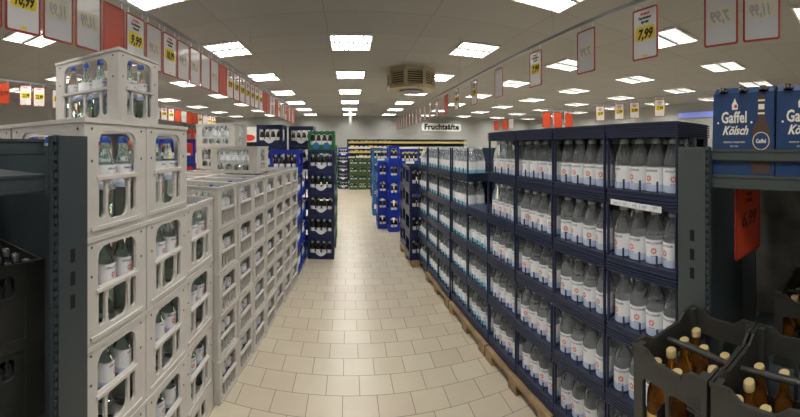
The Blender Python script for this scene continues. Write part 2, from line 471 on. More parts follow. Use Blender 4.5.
# stack standing behind the short one
for j, ybk in enumerate((2.33,)):
    for t in range(5):
        z = BZ + TH*t
        TRAY.place((1.30, ybk, z), RZR, 'dark blue bottle tray, %s of the stack behind the short stack' % TOPN[4-t], 'bottle tray', 'dark blue trays stacked right of the aisle')
        if t > 2:
            for r_ in range(2):
                for c in range(4):
                    bx, by = frontpt(1.30, ybk, RZR, -.129 + .086*c, .063 + .084*r_)
                    if r_ == 0: WBS[1].place((bx, by, z+DZ), RZR, '%s bottle in tray %s of the stack behind the short stack' % (POSB[c], TOPN[4-t]), 'water bottle', 'water bottles in the dark blue trays')
                    else: stuff_add(bx, by, z+DZ, RZR, 1)
so = stuff.obj('water_bottles'); tag(so, 'rear rows of clear water bottles inside the dark blue trays', 'water bottles', kind='stuff')
# paper strip on a tray rim
st = MB()
for k in range(10):
    x0 = -.14 + .026*k; st.box(x0, x0+.026, -.0020-.0015*(k % 2), -.0005, .0 - .0008*k, .024 - .0008*k, PAPER)
for k in range(5): st.box(-.12+.05*k, -.10+.05*k, -.0045, -.0036, .005, .014, LAVENDER)
q = st.obj('shelf_label_strip', None, (xr(.86)-.004, .86, BZ+TH*4+.004), RZR)
tag(q, 'torn white paper strip stuck across the front of the top tray, nearest right stack', 'paper strip')

# pallets
def pallet(L, D, H=.12, WOOD=WOOD, solid=False):
    p = empty('pallet')
    if solid:
        b = MB(); b.mesh(plate(-L/2, L/2, 0, H, .012, [rrect(-L/2+.03+k*.075, -L/2+.085+k*.075, .03, H-.03, .008) for k in range(int((L-.06)/.075))]), WOOD)
        b.mesh(plate(-L/2, L/2, 0, H, .012, [rrect(-L/2+.03+k*.075, -L/2+.085+k*.075, .03, H-.03, .008) for k in range(int((L-.06)/.075))]), WOOD, T(0, D-.012, 0))
        for sx in (-1, 1): b.box(min(sx*L/2, sx*(L/2-.012)), max(sx*L/2, sx*(L/2-.012)), .0121, D-.0121, 0, H, WOOD)
        b.obj('skirt', p); MB().box(-L/2+.0122, L/2-.0122, .0122, D-.0122, H-.02, H, WOOD).obj('deck', p)
        return p
    t = MB()
    for k in range(5):
        y = (D-.09)/4*k; t.box(-L/2, L/2, y, y+.088, H-.020, H, WOOD)
    t.obj('deck', p)
    for x in (-L/2+.05, 0, L/2-.05):
        MB().box(x-.048, x+.048, 0, D, H-.038, H-.0205, WOOD).obj('stringer', p)
        for y in (.0, D/2-.05, D-.10):
            MB().box(x-.045, x+.045, y, y+.10, .016, H-.0385, WOOD).obj('block', p)
        MB().box(x-.048, x+.048, 0, D, 0, .0155, WOOD).obj('runner', p)
    return p
def copy_tree(o, par=None):
    c = o.copy(); COL.objects.link(c)
    if par: c.parent = par
    for ch in list(o.children): copy_tree(ch, c)
    return c
pr = None
def put_pallet(proto, loc, rz, label):
    c = proto if not proto.get('used') else copy_tree(proto)
    proto['used'] = 1
    c.location = loc; c.rotation_euler[2] = rz
    tag(c, label, 'pallet', 'pallets under the stacks')
    return c
P1 = pallet(.725, .62, .083)
for k in range(5):
    y = .67 + .74*k + .365
    if k == 4: y = 3.98 + .365
    put_pallet(P1, (xr(y) - .022 + (-.06 if k == 4 else 0), y, 0), RZR, 'low wooden pallet under the right-hand stacks, %s from the camera end' % ('first' if k == 0 else ORD[k]))

# ------------------------------------------------------------------ generic crate
def crate(name, w, d, h, m, fh, sh, t=.012, extras=None, rim=.004, bolts=None, floor=.012, div=None):
    """origin bottom centre of the front face; fh / sh = hole polygons in front and side faces (x from centre)"""
    b = MB()
    fp = plate(-w/2, w/2, 0, h, t, fh); b.mesh(fp, m)
    b.mesh(fp, m, T(0, d, 0) @ RZ(pi))
    sp = plate(-d/2+t, d/2-t, 0, h, t, sh)
    b.mesh(sp, m, T(-w/2, d/2, 0) @ RZ(-pi/2)); b.mesh(sp, m, T(w/2, d/2, 0) @ RZ(pi/2))
    b.box(-w/2+t, w/2-t, t, d-t, .004, .004+floor, m)
    if rim:   # outward lip at the top
        e = rim
        b.box(-w/2-e, w/2+e, -e, 0, h-.014, h, m); b.box(-w/2-e, w/2+e, d, d+e, h-.014, h, m)
        b.box(-w/2-e, -w/2, 0, d, h-.014, h, m); b.box(w/2, w/2+e, 0, d, h-.014, h, m)
    if div:
        nx, ny, dz = div
        for k in range(1, nx):
            x = -w/2 + w*k/nx; b.box(x-.002, x+.002, t, d-t, .016, dz, m)
        for k in range(1, ny):
            y = d*k/ny; b.box(-w/2+t, w/2-t, y-.002, y+.002, .016, dz, m)
    if bolts:
        for (x, z) in bolts:
            for sgn in (-1, 1):
                q = MB().lathe([(.0045, 0), (.0045, .0012)], RIVET, 8, T(sgn*x, 0, z) @ Matrix.Rotation(pi/2, 4, 'X'))
                b.add(q.v, q.f, RIVET)
                xs = sgn*(d/2 - (w/2 - x)); q = MB().lathe([(.0045, 0), (.0045, .0012)], RIVET, 8, T(-w/2, d/2+xs, z) @ RZ(-pi/2) @ Matrix.Rotation(pi/2, 4, 'X'))
                b.add(q.v, q.f, RIVET)
    if extras: extras(b)
    return b
# tall light grey crate
AW, AD, AH = .335, .43, .352
def holesA(half, nslot):
    x0, x1 = -half, half; hs = [rrect(x0, x1, .180, .316, .012, top=.042)]
    wN, g = .034, .013; a, b2 = x0+.002, x1-.002
    hs.append(rrect(a, a+wN, .052, .165, .012, top=.015)); hs.append(rrect(b2-wN, b2, .052, .165, .012, top=.015))
    lo, hi = a+wN+g, b2-wN-g; wd = (hi-lo-g*(nslot-1))/nslot
    for k in range(nslot): hs.append(rrect(lo+k*(wd+g), lo+k*(wd+g)+wd, .042, .165, min(.03, wd*.49)))
    return hs
def exA(b):
    b.box(-.112, .112, -.008, 0, .167, .178, GREY); b.box(-.14, .14, -.006, 0, .018, .030, GREY)
    b.box(-AW/2-.008, -AW/2, AD/2-.158, AD/2+.158, .167, .178, GREY)
    # raised arch around the window
CA = Proto('bottle_crate', (crate('bottle_crate', AW, AD, AH, GREY, holesA(.104, 1), holesA(.150, 2), extras=exA, bolts=[(.135, .32), (.135, .225)]).data('bottle_crate'), []))
# smaller slatted grey crate
BW, BD, BH = .262, .42, .251
def holesB():
    hs = [rrect(-.092, .092, .122, .222, .008, top=.028)]
    for k in range(5):
        x = -.092 + .0378*k; hs.append(rrect(x, x+.0325, .024, .108, .006))
    return hs
def holesBs():
    hs = [rrect(-.150, .150, .100, .225, .01, top=.03)]
    for k in range(4):
        x = -.150 + .0767*k; hs.append(rrect(x+.004, x+.066, .028, .085, .006, top=.028))
    return hs
def exB(b): b.box(-.098, .098, -.006, 0, .110, .119, GREY2); b.box(-.115, .115, -.005, 0, .006, .014, GREY2)
CB = Proto('slatted_crate', (crate('slatted_crate', BW, BD, BH, GREY2, holesB(), holesBs(), extras=exB, bolts=None).data('slatted_crate'), []))
def holes4(): return [rrect(-.150, .150, .100, .205, .01, top=.03)] + [rrect(-.150+.0767*k+.004, -.150+.0767*k+.066, .028, .085, .006, top=.028) for k in range(4)]
CQ = Proto('bottle_crate', (crate('bottle_crate', .43, .40, .235, GREY2, holes4(), [rrect(-.07, .07, .100, .205, .01, top=.03), rrect(-.07,-.005,.03,.085,.01), rrect(.005,.07,.03,.085,.01)], div=(4, 3, .06)).data('bottle_crate'), []))

POS3 = ['left', 'middle', 'right']
def fill(proto, px, py, rz, z, nx, ny, sx, sy, y0, which, lab, cat, grp, jit=.3, sc=None):
    n = 0
    for r_ in range(ny):
        for c in range(nx):
            if not which(c, r_): continue
            bx, by = frontpt(px, py, rz, (c-(nx-1)/2)*sx, y0 + sy*r_)
            proto.place((bx, by, z), rz + random.gauss(0, jit), lab(c, r_), cat, grp, scale=sc); n += 1
ROWN = ['front row', 'second row', 'third row', 'fourth row']
POS4 = ['left end', 'left of centre', 'right of centre', 'right end']
GA = 'light grey bottle crates left of the aisle'
def grey_stack(px, py, rz, z0, n, sname, rows_by_t):
    for t in range(n):
        z = z0 + (AH+.001)*t; jx = px + random.uniform(-.003, .003); jr = rz + random.uniform(-.005, .005)
        zs = 1.10 if t == 3 else 1
        CA.place((jx, py, z), jr, 'tall light grey bottle crate, %s in the %s' % (TOPN[n-1-t], sname), 'bottle crate', GA, scale=(1,1,zs))
        wh = rows_by_t(t)
        if wh: fill(GB, jx, py, jr, z+.0165, 3, 4, .103, .098, .068, wh,
             lambda c, r_: 'glass water bottle, %s of %s, crate %s, %s' % (POS3[c], ROWN[r_], TOPN[n-1-t], sname), 'water bottle', 'glass water bottles in the light grey crates')
RZL0 = pi/2
two = lambda c, r_: r_ < 2
full = lambda c, r_: True
grey_stack(-.75, .893, RZL0, .145, 4, 'nearest grey stack, left', lambda t: full if t == 3 else two if t > 0 else None)
grey_stack(-.75, 1.235, RZL0, .145, 4, 'second grey stack, left', lambda t: full if t == 3 else two)
grey_stack(-.765, 1.578, RZL0, .145, 3, 'third grey stack, left', lambda t: two)
grey_stack(-1.195, .893, RZL0, .145, 4, 'grey stack behind the nearest', lambda t: full if t == 3 else None)
# top crate: long face towards the camera
tz = .145 + 4*(AH+.001) + .036
CA.place((-.955, 1.30, tz), RZL0+.02, 'light grey crate alone on top of the second stack, blue-capped bottles', 'bottle crate', GA)
fill(GB, -.955, 1.30, RZL0+.02, tz+.0165, 3, 4, .103, .098, .068, full, lambda c, r_: 'blue-capped glass bottle, %s of %s in the lone topmost grey crate' % (POS3[c], ROWN[r_]), 'water bottle', 'glass water bottles in the light grey crates')
P2 = pallet(.68, .84, .144, GREY, True)
put_pallet(P2, (-.748, 1.063, 0), RZL0, 'light grey plastic pallet under the two nearest grey stacks on the left')
P3 = pallet(.335, .84, .144, GREY, True)
put_pallet(P3, (-.763, 1.578, 0), RZL0, 'light grey plastic pallet under the third grey stack on the left')
# slatted rows
def xl(y): return -.883 + .0877*y
RZL = atan2(1, .0877)
for i in range(7):
    ym = 1.885 + .2665*i; px = xl(ym)
    sn = 'slatted stack nearest the camera' if i == 0 else '%s slatted stack from camera' % ORD[i]
    for t in range(5):
        z = .002 + (BH+.001)*t; jx = px + random.uniform(-.004, .004); jr = RZL + random.uniform(-.008, .008)
        CB.place((jx, ym, z), jr, 'slatted grey crate, %s, %s, front row' % (TOPN[4-t], sn), 'bottle crate', 'slatted grey crates left of the aisle')
        fill(GBS, jx, ym, jr, z+.0165, 3, 4, .079, .097, .065, (lambda c, r_: r_ < 2) if i < 2 or t == 4 else (lambda c, r_: r_ < 1),
             lambda c, r_: 'glass bottle, %s, %s, crate %s, %s' % (POS3[c], ROWN[r_], TOPN[4-t], sn), 'water bottle', 'small glass bottles in the slatted crates')
        if i: CB.place((px-.43, ym+.03, z), RZL, 'slatted grey crate, %s, %s, back row' % (TOPN[4-t], sn), 'bottle crate', 'slatted grey crates left of the aisle')
ZT = .002 + (BH+.001)*5
for x_, y_, n, lab in ((-.99, 2.70, 1, 'single wide grey crate'), (-1.345, 3.13, 2, 'stacked wide grey crate')):
    for t in range(n):
        z = ZT + .236*t; nm = lab if n == 1 else lab + (', upper' if t else ', lower')
        CQ.place((x_, y_, z), 0, '%s, standing on the slatted grey stacks' % nm, 'bottle crate', 'wide grey crates on top of the slatted stacks')
        fill(GBS, x_, y_, 0, z+.0165, 4, 3, .098, .11, .075, full, lambda c, r_: 'bottle %s, %s, in the %s' % (POS4[c], ROWN[r_], nm), 'water bottle', 'green glass bottles in the wide grey crates', sc=(1,1,.92))

# ------------------------------------------------------------------ beer crates (coloured)
def holesC(w, h, split=False):
    a = w/2 - .035
    if split: return [rrect(-a, -.008, h*.30, h*.80, .012, top=.02), rrect(.008, a, h*.30, h*.80, .012, top=.02)]
    return [rrect(-a, a, h*.28, h*.84, .012, top=.022)]
def crateC(w, d, h, m, logo=None, split=False):
    def ex(b):
        if logo == 'smile':
            n = 12; top = [(-.088 + .176*k/n, .100 - .010*sin(pi*k/n)) for k in range(n+1)]
            bot = [(.088 - .176*k/n, .100 - .062*sin(pi*k/n)) for k in range(1, n)]
            b.mesh(plate(0, 0, 0, 0, .003, [], outer=top+bot), PAPER, T(0, -.0035, 0))
            me = text('PILSENER', .0, 0) if False else None
        if logo == 'star':
            b.lathe([(.045, 0), (.045, .002)], CYAN, 16, T(-.07, 0, h*.22) @ Matrix.Rotation(pi/2, 4, 'X')); b.lathe([(.045, 0), (.045, .002)], CYAN, 16, T(.07, 0, h*.22) @ Matrix.Rotation(pi/2, 4, 'X'))
        if logo == 'plate': b.box(-w*.22, w*.22, -.003, 0, h*.10, h*.26, PAPER)
        b.box(-w/2, w/2, -.004, 0, 0, .012, m)
    return crate('beer_crate', w, d, h, m, holesC(w, h, split), holesC(d-.02, h), extras=ex, div=(4, 3, .05))
def protoC(*a, **k): return Proto('beer_crate', (crateC(*a, **k).data('beer_crate'), []))
NC = protoC(.355, .33, .288, NAVY2, 'smile'); BC = protoC(.355, .33, .288, BLUE, 'plate'); GC = protoC(.355, .33, .25, GREEN, 'star')
SB = protoC(.185, .34, .30, BLUE); CC = protoC(.355, .33, .288, CYAN, 'plate'); OC = protoC(.30, .33, .27, OLIVE, split=True); RC = protoC(.355, .33, .288, RED, 'plate')
def cstack(P, px, py, n, pitch, z0, col, where, rz=0, nx=4, sx=.078, vis=None, bot=None, grp='coloured beer crates', y0=.05, bz=.0165):
    for t in range(n):
        z = z0 + pitch*t
        jx = px + random.uniform(-.003, .003)
        P.place((jx, py, z), rz, '%s beer crate, %s, %s' % (col, TOPN[n-1-t] if n > 1 else 'single', where), 'beer crate', grp)
        if vis is None or t in vis:
            fill(bot or BS, jx, py, rz, z+bz, nx, 1, sx, .08, y0, full,
                 lambda c, r_: '%s bottle, %s crate, %s, %s' % (POS4[c] if nx == 4 else ['left','right'][c] if nx == 2 else POS3[c], col, TOPN[n-1-t] if n > 1 else 'single', where), 'beer bottle', 'beer bottles in the coloured crates', jit=.1)
# D: facing stack
cstack(NC, -.372, 4.36, 5, .2895, .0, 'navy', 'stack facing the aisle')
cstack(GC, -.372, 4.38, 1, .25, 5*.2895, 'green', 'on the navy stack facing the aisle')
cstack(GC, -.372, 4.86, 6, .252, .0, 'green', 'stack behind the facing navy stack', vis=())
cstack(GC, -.372, 5.24, 6, .252, .0, 'green', 'rear stack behind the facing navy stack', vis=())
# F
cstack(NC, -1.06, 4.32, 6, .2895, .05, 'navy', 'left one of two tall navy stacks', vis=(4, 5))
cstack(NC, -.70+.005, 4.72, 6, .2895, .05, 'navy', 'right one of two tall navy stacks', vis=(4, 5))
P5 = pallet(.36, .34, .048)
put_pallet(P5, (-1.06, 4.32, 0), 0, 'thin wooden pallet under the left tall navy stack')
put_pallet(P5, (-.695, 4.72, 0), 0, 'thin wooden pallet under the right tall navy stack')
# G blue trays, aisle-facing
NAVY_ = NAVY; NAVY = BLUE
BT = Proto('bottle_tray', (tray_mesh().data('bottle_tray'), []))
NAVY = NAVY_
for j, y in enumerate((3.835, 4.205)):
    for t in range(4):
        BT.place((-.575, y, .002+.2905*t), pi/2-.02, 'bright blue bottle tray, %s, %s stack past the grey crates' % (TOPN[3-t], ('nearer', 'farther')[j]), 'bottle tray', 'bright blue trays left of the aisle')
        fill(WBS[1], -.575, y, pi/2-.02, .002+.2905*t+DZ, 4, 1, .086, .084, .063, full, lambda c, r_: 'small water bottle %s in blue tray %s, %s stack' % (POS4[c], TOPN[3-t], ('nearer', 'farther')[j]), 'water bottle', 'water bottles in the bright blue trays')
cstack(BC, -.765, 3.86, 1, .2895, 1.166, 'bright blue', 'lying across the blue trays')
# J navy on the right
for j in range(3):
    y = 4.02 + .40*j
    cstack(NC, .925 + .03*j, y, 4, .2895, .085 if j < 2 else .0, 'navy', '%s stack beyond the trays' % ('nearest', 'middle', 'farthest')[j], vis=(0, 1, 2, 3) if j == 0 else (3,))
# side bottles of J stacks through side windows omitted: they stand in the dark
cstack(SB, .785, 5.70, 5, .301, .0, 'bright blue slim', 'taller pair, right of aisle', nx=2, sx=.07)
cstack(SB, .612, 5.95, 4, .301, .0, 'bright blue slim', 'lower pair, right of aisle', nx=2, sx=.07)
cstack(BC, 1.07, 5.74, 5, .2895, .0, 'bright blue', 'beyond the navy stacks', vis=(3, 4))
cstack(CC, .69, 7.10, 5, .2895, .0, 'teal blue', 'behind the slim blue crates', vis=(4,))
cstack(NC, .84, 9.9, 5, .2895, .0, 'navy', 'far right stack before the green crates', vis=())
for j in range(3):
    cstack(OC, .16 + .31*j, 11.35, 4, .271, .0, 'olive green', '%s far stack at the aisle end' % POS3[j], nx=3, sx=.08, bot=BSG)
for j in range(2):
    cstack(NC, -.30 - .37*j*-1 - .0, 11.9, 4, .2895, .0, 'navy', '%s far stack at the aisle end' % ('left', 'right')[j], nx=4) if j == 0 else None
cstack(NC, .02+.06, 12.3, 4, .2895, .0, 'navy', 'stack half hidden behind the olive crates', vis=())
cstack(NC, -.20, 11.55, 4, .2895, .0, 'navy', 'far stack left of olive crates')
cstack(BC, -.20, 11.55, 1, .2895, 4*.2895, 'bright blue', 'on far stack left of olive crates')
MB().lathe([(.035,0),(.035,.16),(.014,.22),(.014,.27)], RED, 10).obj('red_bottle', None, (-.33, 12.05, 4*.2895))
tag(bpy.data.objects['red_bottle'], 'red bottle standing on the far navy crates left of the aisle end', 'bottle')
# left background stacks
cstack(BC, -2.06, 3.42, 5, .2895, .14, 'bright blue', 'stack seen through the grey crates', vis=(4,))
P6 = pallet(.36, .34, .138)
put_pallet(P6, (-2.06, 3.42, 0), 0, 'wooden pallet under the blue stack beyond the grey crates')
cstack(RC, -2.33, 4.2, 6, .2895, .0, 'red', 'stack beyond the grey crates on the left', vis=())

# ------------------------------------------------------------------ back shelf with price strips
PALEYEL = mat('pale_yellow_strip', (.62, .50, .16), .5)
sh = empty('price_strip_shelf', (0, 12.9, 0)); tag(sh, 'long black wall shelf with yellow and white price strips at the aisle end', 'shelf')
b = MB()
for x in (-.05, 1.2, 2.4, 3.6, 4.83): MB().box(x-.03, x+.03, .48, .53, 0, 1.78, STEEL).obj('upright', sh)
MB().box(-.02, 4.8, .45, .47, .1, 1.76, PANEL).obj('back_panel', sh)
for z, m in ((1.76, STEEL), (1.66, PALEYEL), (1.45, CREAM), (1.28, PALEYEL), (1.08, CREAM)):
    MB().box(-.02, 4.8, -.02, .45, z-.03, z, STEEL).obj('shelf_board', sh)
    if m is not STEEL: MB().box(-.02, 4.8, -.032, -.0205, z-.06, z+.02, m).obj('price_strip', sh)
cart = [MB().box(-.08, .08, 0, .2, 0, .07, m).box(-.05, .05, -.002, 0, .02, .05, PAPER) for m in (BLUE, RED, YEL, GREEN)]
CP = [Proto('carton', (c.data('carton'), [])) for c in cart]
cn = 0
for zi, z in enumerate((1.08, 1.28, 1.45, 1.66)):
    for k in range(9):
        CP[(k*7+zi*3) % 4].place((.1+.185*k+.01*zi, 12.95, z+.0005), 0, '%s carton, %s along the %s board of far wall shelf' % (('blue','red','yellow','green')[(k*7+zi*3) % 4], 'first' if k == 0 else ORD[k], ('lowest','second','third','top')[zi]), 'carton', 'cartons on the wall shelf at the aisle end')

# word sign on the back wall
sg = empty('wall_sign', (4.75, YF-.05, 2.46)); tag(sg, 'pale wall sign reading Fruchtsäfte in dark serif letters', 'sign')
MB().mesh(plate(0,0,0,0,.03,[],outer=rrect(-1.06, 1.06, -.19, .21, .1)), mat('pale_sign_board', (.82,.88,.86), .5)).obj('sign_board', sg)
tx = MB().mesh(text('Fruchtsäfte', .40, .018, .98, space=1.05), INK, T(0, -.012, -.10)).obj('sign_lettering', sg)
# poster far left
ps = empty('hanging_poster', (-3.0, 9.6, 1.78)); tag(ps, 'white hanging poster with a red oval, above the far left shelves', 'poster')
MB().box(-.22, .22, 0, .01, -.16, .3, WHITE).obj('poster_sheet', ps)
el = [(.19*cos(R(a)), .10*sin(R(a)) - .03) for a in range(0, 360, 15)]
MB().mesh(plate(0,0,0,0,.002,[],outer=el), INKR, T(0,-.003,0)).obj('red_oval', ps)
MB().bar((-.2, 0, .3), (-.2, 0, CEIL-1.78), .003, ALU).bar((.2, 0, .3), (.2, 0, CEIL-1.78), .003, ALU).obj('hanging_wire', ps)
# far left shelving
for j, (x0, x1, y) in enumerate(((-5.2, -2.2, 9.9), (-7.5, -3.4, 7.2))):
    s = empty('market_shelf', (0, y, 0)); tag(s, 'long %s shelf unit in the far left background' % ('dark' if j == 0 else 'pale grey, red-topped'), 'shelf')
    mm = STEEL if j == 0 else WHITE
    MB().box(x0, x1, .22, .25, .05, 1.60, mm).obj('back_panel', s)
    for z in (.1, .5, .9, 1.3, 1.6): MB().box(x0, x1, -.2, .22, z, z+.03, mm).obj('shelf_board', s)
    if j: MB().box(x0, x1, -.215, -.2005, 1.52, 1.64, REDCARD).obj('header_strip', s)
    for x in (x0, (x0+x1)/2, x1): MB().box(x-.03, x+.03, .17, .2195, 0, 1.65, mm).obj('upright', s)
# lit blue sign on right wall
tag(MB().box(XR-.06, XR-.005, 3.4, 6.4, 2.50, 2.68, BLUELIT).obj('lit_blue_sign'), 'glowing blue light strip on the far right wall', 'illuminated sign')

# ------------------------------------------------------------------ racks
def steel_rack(name, side, label, front, yA, yB, S, depth, boards, shelfz, top):
    """side=+1 right, -1 left.  front = |x| of post face"""
    r = empty(name, (side*front, yB, 0)); tag(r, label, 'shelf rack')
    s = side
    def bx(b, x0, x1, y0, y1, z0, z1, m): 
        a, c = sorted((s*x0, s*x1)); b.box(a, c, y0, y1, z0, z1, m)
    L = yA - yB
    p = MB(); bx(p, 0, .012, -.115, 0, 0, top, S); bx(p, .012, .05, -.012, 0, 0, top, S); bx(p, .012, .05, -.115, -.107, 0, top, S)
    bx(p, 0, .05, -.115, 0, top, top+.004, S)
    for k in range(3):
        for base in (1.02, .42):
            bx(p, -.0008, .0, -.070, -.052, base+.068*k, base+.068*k+.040, SLOT)
    p.obj('post', r)
    q = MB()
    for k in range(int(top/.026)): bx(q, .006, .014, -.125, -.1155, .03+.026*k, .044+.026*k, S)
    bx(q, .014, .03, -.127, -.1155, 0, top-.01, PANEL)
    q.obj('hook_strip', r)
    rp = MB(); bx(rp, depth-.05, depth, -.10, 0, 0, top, S); rp.obj('post', r)
    for z0, z1, off, nm in boards:
        q = MB(); bx(q, .03+off, .055+off, L, -.128, z0, z1, S); bx(q, .027+off, .030+off, L, -.128, z1-.008, z1-.002, S); bx(q, .027+off, .030+off, L, -.128, z0+.003, z0+.008, S); q.obj(nm, r)
    return r, bx
lr, bx = steel_rack('steel_rack', -1, 'dark anthracite steel rack at the left picture edge holding black crates', .725, -1.0, .715, STEEL, .62,
                    [(1.474, 1.520, .02, 'top_beam'), (1.365, 1.418, .02, 'shelf_beam')], .53, 1.526)
b = MB(); bx(b, .05, .60, -1.7, -.001, .0, 1.36, PANEL); 
b = MB(); bx(b, .585, .60, -1.7, -.10, .0, 1.52, PANEL); b.obj('back_panel', lr)
b = MB(); bx(b, .05, .57, -.010, -.002, .0, 1.50, PANEL); b.obj('end_panel', lr)
for z, nm in ((1.395, 'shelf_board'), (.535, 'shelf_board')):
    b = MB(); bx(b, .0755, .58, -1.7, -.129, z, z+.022, STEEL); b.obj(nm, lr)
rr, bx = steel_rack('steel_rack', 1, 'grey-green steel rack at the right picture edge with blue cartons and black crates', 1.03, -1.0, .666, STEELR, .62,
                    [(1.448, 1.488, -.0, 'top_beam'), (1.350, 1.398, -.0, 'shelf_beam')], .62, 1.492)
b = MB(); bx(b, .05, .57, -.030, -.020, .0, 1.38, PANEL); b.obj('end_panel', rr)
b = MB(); bx(b, .585, .60, -1.7, -.10, .0, 1.50, PANELG); b.obj('back_panel', rr)
b = MB(); bx(b, .0565, .58, -1.7, -.127, 1.368, 1.392, STEELR); b.obj('shelf_board', rr)
b = MB(); bx(b, -.33, .58, -1.7, -.127, .622, .648, PANEL); b.obj('lower_shelf', rr)
b = MB(); bx(b, -.31, .0, -1.0, -.95, .0, .62, STEELR); bx(b, -.31, -.27, -.17, -.13, .0, .62, STEELR); b.obj('shelf_support', rr)

# ------------------------------------------------------------------ black crates
def black_crate(w, d, h):
    a = w/2 - .035
    fh = [rrect(-a, -.006, .04, h*.70, .015), rrect(.006, a, .04, h*.70, .015)]
    dd = d/2 - .035
    shl = [rrect(-dd, -.008, .05, h*.56, .015), rrect(.008, dd, .05, h*.56, .015)]
    out = [(-w/2, 0), (w/2, 0), (w/2, h), (w/2-.05, h), (w/2-.085, h-.022), (-w/2+.085, h-.022), (-w/2+.05, h), (-w/2, h)]
    b = MB(); t = .007; m = BLACKP
    fp = plate(0, 0, 0, h, t, fh, outer=out); b.mesh(fp, m); b.mesh(fp, m, T(0, d, 0) @ RZ(pi))
    o2 = [(-d/2+t, 0), (d/2-t, 0), (d/2-t, h), (d/2-.05, h), (d/2-.085, h-.022), (-d/2+.085, h-.022), (-d/2+.05, h), (-d/2+t, h)]
    sp = plate(0, 0, 0, h, t, shl, outer=o2)
    b.mesh(sp, m, T(-w/2, d/2, 0) @ RZ(-pi/2)); b.mesh(sp, m, T(w/2, d/2, 0) @ RZ(pi/2))
    b.box(-w/2+t, w/2-t, t, d-t, .003, .012, m)
    for sx in (-1, 1):
        for sy in (0, 1):
            x = sx*(w/2-.014); y = .014 if sy == 0 else d-.014
            b.box(x-.013, x+.013, y-.013, y+.013, .012, h, m, bv=.004)
    # rolled rim
    for k, (x0, x1, y0, y1) in enumerate(((-w/2-.003, w/2+.003, -.003, .004), (-w/2-.003, w/2+.003, d-.004, d+.003), (-w/2-.003, -w/2+.004, 0, d), (w/2-.004, w/2+.003, 0, d))):
        if k < 2:
            b.box(x0, x0+.055, y0, y1, h-.008, h+.002, m); b.box(x1-.055, x1, y0, y1, h-.008, h+.002, m); b.box(x0+.08, x1-.08, y0, y1, h-.030, h-.021, m)
        else:
            b.box(x0, x1, y0, y0+.055, h-.008, h+.002, m); b.box(x0, x1, y1-.055, y1, h-.008, h+.002, m); b.box(x0, x1, y0+.08, y1-.08, h-.030, h-.021, m)
    for k in range(4): b.box(-w/2-.0015, -w/2, .02, .055, h-.05-.012*k, h-.045-.012*k, m); b.box(w/2-.06, w/2-.02, -.0015, 0, h-.06-.012*k, h-.055-.012*k, m)
    # inner divider bars with raised handle
    b.bar((-w/2+.01, d/2, h-.05), (-w*.18, d/2, h-.045), .008, m, 8); b.bar((-w*.18, d/2, h-.045), (w*.18, d/2, h-.045), .010, m, 8); b.bar((w*.18, d/2, h-.045), (w/2-.01, d/2, h-.05), .008, m, 8)
    for k in range(1, 3): b.box(-w/2+w*k/3-.0015, -w/2+w*k/3+.0015, t, d-t, .012, .12, m)
    for k in range(1, 4): b.box(-w/2+t, w/2-t, d*k/4-.0015, d*k/4+.0015, .012, .12, m)
    return b
KW, KD = .25, .295
BK = Proto('black_crate', (black_crate(KW, KD, .277).data('black_crate'), []))
ka = atan2(.385-.62, .713-.732)   # direction of the aisle-side rim, towards the camera
for i, (x, y, rz, nm) in enumerate(((.7225, .5025, ka, 'farther of the two with beige-capped bottles, right of aisle'), (.703, .242, ka, 'nearer of the two with beige-capped bottles, right'), (1.225, .235, ka, 'at the right edge, behind the beige-capped bottles'))):
    BK.place((x, y, .649), rz, 'black bottle crate, ' + nm, 'bottle crate', 'black crates on the right rack')
    skip = {0: {(1, 1), (2, 3), (1, 3), (2, 0)}, 1: {(0, 3), (1, 1), (1, 3), (2, 0), (2, 1), (2, 2)}, 2: {(1,1), (2,2)}}[i]
    fill(AB, x, y, rz, .6615, 3, 4, .075, .068, .045, lambda c, r_: (c, r_) not in skip,
         lambda c, r_: 'amber bottle with beige cap, %s of %s, %s' % (POS3[c], ROWN[r_], ('farther black crate', 'nearer black crate', 'black crate at right edge')[i]), 'beer bottle', 'amber bottles with beige caps', jit=1, sc=(.96,.96,.89))
# left black crates with lying cap details
def left_black():
    w, d, h = .40, .30, .272; b = MB(); m = BLACKP; t = .01
    hs = [rrect(-.15, .085, h*.60, h*.86, .02)]
    out = [(-w/2, 0), (w/2, 0), (w/2, h), (-w/2, h)]
    fp = plate(0, 0, 0, h, t, hs, outer=out); b.mesh(fp, m); b.mesh(plate(-w/2, w/2, 0, h, t, []), m, T(0, d, 0) @ RZ(pi))
    for sx in (-1, 1): b.box(min(sx*w/2, sx*(w/2-t)), max(sx*w/2, sx*(w/2-t)), t, d-t, 0, h, m)
    b.box(-w/2+t, w/2-t, t, d-t, .003, .012, m)
    b.box(w/2-.075, w/2+.004, -.006, 0, .0, h, m); b.box(-w/2, w/2+.004, -.004, 0, h-.02, h, m); b.box(-w/2, w/2+.004, -.004, 0, 0, .02, m)
    b.box(w/2-.060, w/2-.022, -.0075, -.006, h*.62, h*.76, BLACKP); b.box(w/2-.060, w/2-.022, -.0075, -.006, h*.14, h*.28, BLACKP)
    for k in range(1, 5): b.box(-w/2+w*k/5-.002, -w/2+w*k/5+.002, t, d-t, .012, .2, m)
    for k in range(1, 4): b.box(-w/2+t, w/2-t, d*k/4-.002, d*k/4+.002, .012, .2, m)
    return b
LB = Proto('black_crate', (left_black().data('black_crate'), []))
sb = MB().lathe([(.026,0),(.030,.01),(.030,.15),(.022,.175),(.013,.205),(.0125,.245)], mat('dark_clear_bottle', (.10, .11, .12), .06, trans=.7), 14)
sbc = MB().lathe([(.0155,.225),(.0155,.250),(.014,.253)], mat('silver_cap', (.55,.57,.60), .25, metal=.8), 12)
SBt = Proto('dark_bottle', (None, [('bottle_body', sb.data('bottle_body'), []), ('cap', sbc.data('cap'), [])]))
